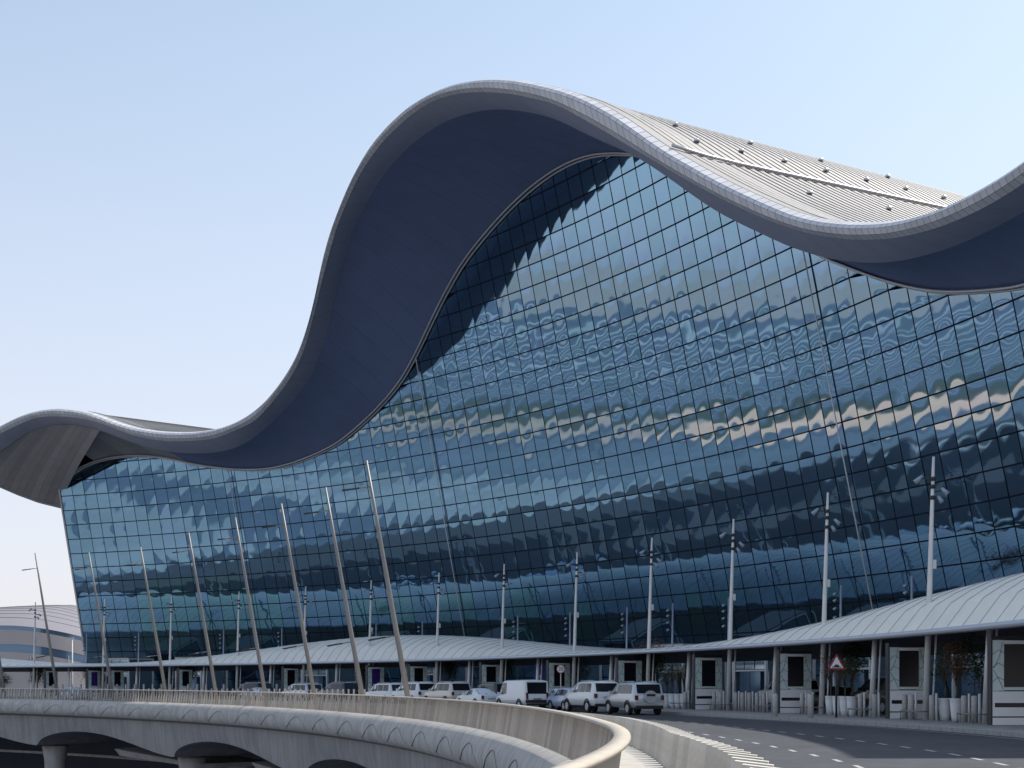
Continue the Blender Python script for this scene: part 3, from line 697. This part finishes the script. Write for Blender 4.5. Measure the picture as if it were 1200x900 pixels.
# ------------------------------------------------------------------ cars
def car(kind, paint, loc, rz, label, roofmat=None):
    root = empty('parked_car', loc, label, {'van': 'van'}.get(kind, 'car'), 'cars parked along the kerb', rz)
    P = {'suv': dict(L=4.95, W=.97, zb=.42, belt=1.16, roof=1.86, hood=1.2, ws=1.35, tail=.28, wr=.80, tyre=.38),
         'bigsuv': dict(L=5.2, W=1.0, zb=.45, belt=1.22, roof=1.94, hood=1.3, ws=1.5, tail=.34, wr=.80, tyre=.39),
         'van': dict(L=5.3, W=.96, zb=.35, belt=1.0, roof=2.05, hood=.9, ws=1.2, tail=.12, wr=.86, tyre=.34),
         'sedan': dict(L=4.6, W=.9, zb=.28, belt=.95, roof=1.46, hood=1.15, ws=1.75, tail=.95, wr=.66, tyre=.32),
         'hatch': dict(L=4.1, W=.88, zb=.28, belt=.97, roof=1.52, hood=.9, ws=1.6, tail=.45, wr=.68, tyre=.31)}[kind]
    L, W, zb, belt, roof, wr = P['L'], P['W'], P['zb'], P['belt'], P['roof'], P['wr']; h = L/2
    trunk = .55 if kind == 'sedan' else 0
    # stations rear -> front: (y, z bottom, z belt, z top, half width, half width at top)
    S = [(-h, zb+.12, belt-.12, belt-.08, W*.86, W*.80), (-h+.05, zb+.02, belt-.02, belt+.03, W*.95, W*.86)]
    if trunk: S += [(-h+trunk, zb, belt, belt+.06, W, W*.86)]
    S += [(-h+trunk+P['tail'], zb, belt, roof-.05, W, wr), (-h+trunk+P['tail']+.45, zb, belt, roof, W, wr), (h-P['hood']-P['ws']+.35, zb, belt, roof-.01, W, wr),
          (h-P['hood']-P['ws']+.75, zb, belt, roof-.08, W, wr*.98), (h-P['hood'], zb, belt, belt+.07, W, W*.84), (h-.35, zb, belt-.1, belt-.04, W*.97, W*.82), (h-.02, zb+.1, belt-.35, belt-.3, W*.85, W*.7)]
    def ring(q):
        y, b0, bl, tz, w, wt = q
        return [(w*.9,y,b0), (w,y,b0+.18), (w*1.01,y,(b0+bl)/2), (w*.97,y,bl), (wt,y,tz-.05*(tz-bl > .2)), (wt*.82,y,tz+.01), (0,y,tz+.03*(tz-bl > .2)+.005),
                (-wt*.82,y,tz+.01), (-wt,y,tz-.05*(tz-bl > .2)), (-w*.97,y,bl), (-w*1.01,y,(b0+bl)/2), (-w,y,b0+.18), (-w*.9,y,b0)]
    b = MB(); rings = [ring(q) for q in S]; b.grid(rings); n = len(rings[0])
    b.f += [tuple(range(n))[::-1], tuple(range((len(S)-1)*n, len(S)*n))]; b.m += [0, 0]
    for i in range(len(S)-1): b.f.append((i*n+n-1, i*n, (i+1)*n, (i+1)*n+n-1)); b.m.append(0)
    body = b.build('body', M[paint], root)
    bv = body.modifiers.new('bevel', 'BEVEL'); bv.width = .035; bv.segments = 2; bv.limit_method = 'ANGLE'; bv.angle_limit = R_(28)
    body.data.polygons.foreach_set('use_smooth', [True]*len(body.data.polygons))
    def at(y):
        for p, q in zip(S, S[1:]):
            if p[0] <= y <= q[0]: f = (y-p[0])/(q[0]-p[0]); return [p[k]+(q[k]-p[k])*f for k in range(6)]
        return S[-1]
    def sidepoint(y, f, sx, o=.012):
        q = at(y); x0, z0, x1, z1 = q[4]*.97, q[2], q[5], q[3]-.05
        return (sx*(x0+(x1-x0)*f+o), y, z0+(z1-z0)*f)
    y0 = -h+trunk+P['tail']+.05; y1 = h-P['hood']-P['ws']+.72
    cuts = [y0+.08, y0+(y1-y0)*.38, y0+(y1-y0)*.72, y1+.28] if kind != 'van' else [y1-.75, y1+.18]
    for sx in (-1, 1):
        for ya, yb in zip(cuts, cuts[1:]):
            ya += .04; yb -= .04; yt = min(yb, y1+.0)
            bot, topf = (.1, .9)
            vs = [sidepoint(ya, bot, sx), sidepoint(yb, bot, sx), sidepoint(min(yb, y1+.02), topf, sx), sidepoint(ya+(.1 if ya < y0+.3 else 0), topf, sx)]
            MB().add(vs, [(0,1,2,3)]).build('side_window', M['car_glass'], root, recalc=False)
    # rear window on the tailgate slope
    r0, r1 = (S[2] if trunk else S[1]), (S[3] if trunk else S[2])
    def rearp(f, x, o=.015):
        q = [r0[k]+(r1[k]-r0[k])*f for k in range(6)]; return (x*(r0[5]*.98+(r1[5]-r0[5])*f), q[0]-o, q[3])
    MB().add([rearp(.08,-.88), rearp(.08,.88), rearp(.9,.9), rearp(.9,-.9)], [(0,1,2,3)]).build('rear_window', M['car_glass'], root, recalc=False)
    f0, f1 = S[-4], S[-3]
    MB().add([(-f1[5]*.9, f1[0]-.02, f1[3]+.05), (f1[5]*.9, f1[0]-.02, f1[3]+.05), (f0[5]*.9, f0[0]+.03, f0[3]-.0), (-f0[5]*.9, f0[0]+.03, f0[3]-.0)], [(0,1,2,3)]).build('windscreen', M['car_glass'], root, recalc=False)
    tz = belt-.16 if kind in ('suv', 'bigsuv') else belt-.14
    for sx in (-1, 1):
        MB().box((sx*W*.81, -h-.005, tz-(-.1 if kind == 'van' else 0)), (W*.20 if kind != 'van' else .15, .09, .26 if kind != 'van' else .46)).build('tail_light', M['tail'], root)
        m_ = MB().box((sx*(W+.1), y1+.25, belt+.12), (.2,.12,.18)).build('wing_mirror', M[paint], root)
    bmp = MB().box((0, -h-.02, zb+.24), (W*1.84,.14,.2)).build('bumper', M['car_trim'] if kind == 'van' else M[paint], root)
    MB().box((0, -h+.02, zb+.02), (W*1.7,.14,.16)).build('bumper_skirt', M['car_trim'], root)
    if kind != 'suv':
        MB().box((0, -h-.035, belt-.38), (.52,.02,.13)).build('number_plate', M['plate'], root)
        MB().box((0, -h-.03, belt-.24), (.62,.03,.06)).build('tailgate_trim', M['car_trim'] if kind == 'van' else M['alloy'], root)
    else:
        sw = MB().add([(x, y, z) for y in (-h-.24, -h-.02) for x, z in circ(.36, belt-.12)], [tuple(range(28)), tuple(range(55, 27, -1))]+[(i, (i+1) % 28, 28+(i+1) % 28, 28+i) for i in range(28)]).build('spare_wheel_cover', M[paint], root)
        MB().box((0, -h-.25, belt-.02), (.5,.02,.13)).build('number_plate', M['car_trim'], sw)
    r = P['tyre']; th = .24
    for sx in (-1, 1):
        for y in (-h+.95, h-.92):
            x = sx*(W-.10); vs = []; cc = [(math.cos(k*math.pi/10)*r, math.sin(k*math.pi/10)*r) for k in range(20)]
            tb = MB().tube([(x-th/2, y, r), (x-th/2+.03, y, r), (x+th/2-.03, y, r), (x+th/2, y, r)], [r*.92, r, r, r*.92], 20).build('wheel', M['rubber'], root)
            MB().tube([(x+sx*(th/2-.02), y, r), (x+sx*(th/2+.015), y, r)], [r*.66, r*.6], 12).build('rim', M['alloy'], tb)
            ar = MB(); ar.tube([(sx*(W+.004), y+math.cos(t)*(r+.06), r+math.sin(t)*(r+.06)) for t in [math.pi*k/10 for k in range(11)]], .05, 5)
            ar.build('wheel_arch', M['car_trim'], root)
    if kind in ('suv', 'bigsuv'):
        for sx in (-1, 1): MB().tube([(sx*wr*.85, -h+.6, roof+.05), (sx*wr*.85, h-P['hood']-P['ws']+.3, roof+.05)], .025, 6).build('roof_rail', M['alloy'], root, True)
    return root
def lane(a, d=-7.5): return tp(a, d, .0), R_(a)
car('suv', 'car_silver', *lane(16.45), 'white off-roader with a spare wheel cover on its tailgate, nearest of the parked cars')
car('bigsuv', 'car_white', *lane(19.31), 'large white off-roader with red tail lights parked beside the off-roader with the spare wheel')
car('van', 'car_white', *lane(24.30), 'white panel van with a wide dark rear window, tallest vehicle in the row')
car('hatch', 'car_blue', *lane(22.05, -6.3), 'pale blue hatchback parked behind the large white off-roader')
car('sedan', 'car_white', *lane(23.6, -5.2), 'white car half hidden between the van and the pale blue hatchback')
car('sedan', 'car_white', *lane(27.1, -7.9), 'white saloon just left of the white van')
car('bigsuv', 'car_beige', *lane(29.75), 'pearl beige off-roader parked right of the two white ones')
car('bigsuv', 'car_white', *lane(32.25), 'white off-roader partly hidden behind the leaning mast')
car('suv', 'car_white', *lane(34.3), 'white off-roader with a spare wheel cover, leftmost of the white ones above the railing')
car('suv', 'car_black', *lane(28.4, -5.2), 'black off-roader in the shade right of the pearl beige off-roader')
for a, d, k, p, lab in ((38.2, -7, 'bigsuv', 'car_black', 'black off-roader left of the white ones'), (41.0, -7, 'suv', 'car_silver', 'silver off-roader with a spare wheel beyond the railing at the left'),
                        (44.2, -7.2, 'sedan', 'car_silver', 'silver saloon farther left behind the railing'), (45.6, -5.6, 'bigsuv', 'car_black', 'black off-roader right beside the farther silver saloon'),
                        (58, -7, 'sedan', 'car_blue', 'pale blue saloon far to the left behind the railing'), (64.4, -7.4, 'hatch', 'car_blue', 'blue hatchback at the far left edge behind the railing'),
                        (12.9, 3.8, 'bigsuv', 'car_black', 'black off-roader behind the columns and the triangular sign'),
                        (15.6, 4.4, 'sedan', 'car_black', 'black saloon behind the bollards, right of two other cars'), (18.0, 4.6, 'bigsuv', 'car_white', 'white off-roader behind the bollards and columns')):
    l, r = lane(a, d); 
    if d > 0: l.z = .15
    car(k, p, l, r, lab)

# ------------------------------------------------------------------ bridge with railing, leaning masts
bridge = empty('viaduct', br_(20, 0, 0), 'curved pale concrete viaduct edge with a rounded cornice and scalloped arches', 'bridge')
CP = [(.5, .502), (.05, .50), (-.20, .40), (-.36, .15), (-.42, -.12), (-.38, -.38), (-.2, -.58), (.12, -.70)]
BA0, BA1 = -14, 72
L_ = [47.4, 37.1, 26.6]
a = BA0; stp = 2.15; k = 0
while a < BA1:
    e = a+stp; ga = .004; p = MB(); p.grid([[br_(a+ga+(e-a-2*ga)*i/5, d, z) for d, z in CP] for i in range(6)])
    p.build('cornice_segment', M['concrete'], bridge, True, True)
    def cd(z): return lerp(sorted([(zz, d) for d, zz in CP[1:]]), z)-.008
    pts = []
    for i in range(15):
        t = i/14; aa = e-.1-(stp*.8)*t; z = -.42+.58*math.sin(math.pi*min(1, t*1.05)*.92)**1.6
        pts.append(br_(aa, cd(z), z))
    MB().tube(pts, [.024*(1-i/14)**1.3+.003 for i in range(15)], 5).build('wave_groove', M['groove'], bridge, True, True)  # raised dark line, shade of the carved wave put into its colour
    a = e; k += 1
b = MB(); b.grid([[br_(BA0+(BA1-BA0)*i/160, d+.05, z-.03) for d, z in CP[1:]] for i in range(161)]); b.build('cornice_core', M['groove'], bridge, True, True)
def arch(a):
    per = 10.4; f = ((47.4-a) % per)/per
    sh = math.sqrt(max(0, 1-((.32-f)/.32)**2)) if f < .32 else (.5+.5*math.cos(math.pi*(f-.32)/.68))**.85
    return -2.95+1.2*sh
b = MB(); n = 688
fr = [BA0+(BA1-BA0)*i/n for i in range(n+1)]
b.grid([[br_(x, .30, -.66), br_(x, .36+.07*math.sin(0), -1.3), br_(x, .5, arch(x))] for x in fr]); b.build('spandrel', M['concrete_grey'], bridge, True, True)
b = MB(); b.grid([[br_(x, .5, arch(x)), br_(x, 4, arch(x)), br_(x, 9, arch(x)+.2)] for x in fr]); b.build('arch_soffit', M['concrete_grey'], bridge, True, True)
for x in (48.0, 37.9, 27.3, 58.4):
    MB().lathe([(.72, -8.2), (.72, -6), (.8, -4.2), (.98, -3.1)], 18, tuple(br_(x, 2.6, 0))).build('pier', M['concrete'], bridge, True, True)
for (a, r0) in ((40.6, 2.6), (30.4, 2.6)):
    b = MB(); 
    b.add([br_(a+3.1, r0, -3.0), br_(a-3.2, r0, -3.5), br_(a-3.2, r0+5, -3.5), br_(a+3.3, r0+5, -2.8), br_(a+3.0, r0+.3, -3.5), br_(a-3.2, r0+.3, -3.8), br_(a-3.2, r0+5, -3.8), br_(a+3.0, r0+5, -3.5)],
          [(0,1,2,3), (4,5,6,7), (0,1,5,4), (1,2,6,5), (2,3,7,6), (3,0,4,7)])
    o = b.build('service_awning', M['concrete']); tag(o, 'pale wedge shaped awning on the lower level seen through the %s arch' % ('left' if a > 35 else 'middle'), 'awning', 'awnings under the viaduct')
b = MB(); b.grid([[br_(20+50*i/60, 8, -4.3), br_(20+50*i/60, 8, -4.1), br_(20+50*i/60, 8.4, -4.1)] for i in range(61)])
o = b.build('lower_parapet', M['concrete']); tag(o, 'long low parapet on the dark lower level below the viaduct', 'parapet')
b = MB(); b.grid([[br_(10+70*i/60, 26, -8), br_(10+70*i/60, 26, -.6)] for i in range(61)])
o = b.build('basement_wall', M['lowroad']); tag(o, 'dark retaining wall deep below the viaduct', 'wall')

rail = empty('railing', br_(20, .4, .5), 'curved railing of leaning slats with a pale cap along the viaduct edge', 'railing')
fme = MB().add([(-.065,-.04,-.1), (.065,-.04,-.1), (.065,.04,-.1), (-.065,.04,-.1), (-.032,.10,.76), (.032,.10,.76), (.032,.16,.76), (-.032,.16,.76)], [(3,2,1,0),(4,5,6,7),(0,1,5,4),(1,2,6,5),(2,3,7,6),(3,0,4,7)])
# local +Y points to the road; slats lean to the road
fms = [fme.mesh('slat', m) for m in M['slat']]
fins = []; a = -8.0; dstep = .40/BR*57.3
while a < 71: fins.append(a); a += dstep
rest = MB(); cnt = 0
for a in fins:
    ok = a > -1.0 and cnt < 300
    loc = br_(a, .12, .52); rz = R_(a)-math.pi/2
    if ok:
        o = link('slat', random.choice(fms), rail); o.location = loc-rail.location; o.rotation_euler = (0, 0, rz+random.uniform(-.03,.03)); cnt += 1
    else:
        c, s_ = math.cos(rz), math.sin(rz); rest.add([(loc.x+x*c-y*s_, loc.y+x*s_+y*c, loc.z+z) for x, y, z in fme.v], fme.f)
tag(rest.build('slat_run', M['slat'][0], rail, False, True), kind='stuff')
b = MB(); b.grid([[br_(-10+81*i/240, d, z) for d, z in ((.17,1.262), (.175,1.30), (.27,1.312), (.365,1.30), (.37,1.262), (.17,1.262))] for i in range(241)])
b.build('rail_cap', M['railcap'], rail, True, True)

para = empty('slat_parapet', bp_(4, 3, 0), 'low parapet of overlapping pale stone slats between the walkway and the road', 'parapet')
pms = [MB().box((0,0,.37), (.2,.5,.74), taper=.95).mesh('stone_slat', m) for m in M['fin']]
a = -6.0; cnt = 0
while a < 40 and cnt < 300:
    y = bp_(a, 2).y; d = walk_out(a)+.15
    o = link('stone_slat', random.choice(pms), para); o.location = bp_(a, d, .0)-para.location; o.rotation_euler = (R_(-6), 0, R_(a)-math.pi/2+R_(-14)+random.uniform(-.02,.02)); cnt += 1
    a += .78/(BR+d)*57.3
mpm = MB().box((0,0,.74), (.07,.09,1.48), taper=.85).mesh('marker_post', M['stone'])
a = 28.4
while a < 53:
    o = link('marker_post', mpm); o.location = bp_(a, 5.2, .0); o.rotation_euler = (0, 0, R_(a)-math.pi/2); tag(o, 'slim grey post in the close row just behind the railing at the left', 'post', 'close row of grey posts behind the railing'); a += .37
m0 = None
mb_pts = [(-4.08,56.24,1.9,10.63), (-6.69,62.94,2.0,10.71), (-9.91,69.87,1.95,10.88), (-13.66,76.7,2.0,11.0), (-17.84,83.24,2.0,10.89), (-22.5,89.54,1.95,10.64), (-27.85,95.82,2.0,10.91), (-33.71,101.78,1.9,11.43), (-39.58,106.96,2.1,11.38)]
for i, (x, y, w_, h_) in enumerate(mb_pts):
    ang = math.atan2(y-BC[1], x-BC[0]); lab = 'leaning steel lamp mast with two short arms behind the railing, %s from the right' % ORD[i]
    if m0 is None:
        m0 = empty('leaning_mast', (x, y, 0), lab, 'lamp mast', 'leaning lamp masts along the viaduct', ang)
        # local -X leans towards the void
        lean = lambda z: -1.96*z/10.85
        MB().tube([(0,0,0), (lean(4),0,4), (lean(8),0,8), (lean(10.85),0,10.85)], [.12,.108,.078,.048], 8).build('shaft', M['mast'], m0, True)
        MB().box((0,0,.06), (.5,.5,.12)).build('base_plate', M['dark'], m0)
        for z in (9.8, 3.75):
            ar = MB().tube([(lean(z),0,z), (lean(z)-.5,0,z-.09)], .03, 6).build('arm', M['mast'], m0, True)
            MB().tube([(lean(z)-.5,0,z-.09), (lean(z)-1.2,0,z-.22)], .04, 6).build('luminaire', M['dark'], ar, True)
    else:
        o = copy_tree(m0, (x, y, 0), ang, lab); o.scale = (1, 1, h_/10.85)

# ------------------------------------------------------------------ far pier building and lamp
pier = empty('pier_building', (-135, 390, -8), 'distant low pale pier building with a domed ribbed roof and dark window bands', 'building')
plan = [(-230, 470), (-195, 415), (-165, 388), (-140, 380), (-120, 388), (-104, 405), (-92, 440), (-85, 480)]
def planpt(t):
    u = t*(len(plan)-1); i = min(int(u), len(plan)-2); f = u-i
    p = [plan[max(0, min(len(plan)-1, i+k))] for k in (-1, 0, 1, 2)]
    cr = lambda a, b_, c, d: .5*((2*b_)+(-a+c)*f+(2*a-5*b_+4*c-d)*f*f+(-a+3*b_-3*c+d)*f**3)
    return Vector((cr(*[q[0] for q in p]), cr(*[q[1] for q in p]), 0))
def wall(z0, z1, ins, m, nm, n=60):
    b = MB(); rr = []
    for i in range(n+1):
        p = planpt(i/n); c = Vector((-140, 470, 0)); d = (c-p).normalized(); dz = -4.2*(max(0, p.x+142)/24)**2; rr.append([p+d*ins+Vector((0,0,z0+(dz if z0 > 0 else 0))), p+d*ins+Vector((0,0,z1+dz))])
    b.grid(rr); return b.build(nm, m, pier, True, True)
wall(-8, 11, 0, M['pier_wall'], 'lower_wall'); wall(11, 13.3, .5, M['pier_glass'], 'window_band'); wall(13.3, 17.2, 0, M['pier_wall'], 'upper_wall'); wall(17.2, 18.4, .5, M['pier_glass'], 'clerestory_band')
b = MB(); rr = []
for i in range(61):
    p = planpt(i/60); c = Vector((-140, 470, 0)); row = []
    for j in range(11):
        f = j/10; q = p.lerp(c, f*.75); row.append(q+Vector((0,0,18.4-4.2*(max(0, p.x+142)/24)**2+9*math.sin(f*math.pi/2*1.0)**.7)))
    rr.append(row)
b.grid(rr); b.build('domed_roof', M['pier_roof'], pier, True, True)
for j in range(1, 9):
    f = (j/10); MB().tube([planpt(i/60).lerp(Vector((-140,470,0)), f*.75)+Vector((0,0,18.45-4.2*(max(0, planpt(i/60).x+142)/24)**2+9*math.sin(f*math.pi/2)**.7)) for i in range(61)], .1, 4).build('roof_seam', M['pier_roof'], pier, False, True)
for i in range(0, 61, 4):
    p = planpt(i/60); MB().tube([p+Vector((0,-.1,-8)), p+Vector((0,-.1,10))], .1, 4).build('wall_joint', M['trim'], pier, False, True)
bl = empty('apron_lamp', (-76, 236, -8), 'slim white street lamp with a flat head in front of the far pier building', 'street lamp')
MB().tube([(0,0,0), (0,0,17.8)], [.16,.09], 8).build('shaft', M['steel_white'], bl, True); MB().box((-.55,0,17.85), (1.5,.4,.14)).build('lamp_head', M['steel_white'], bl)
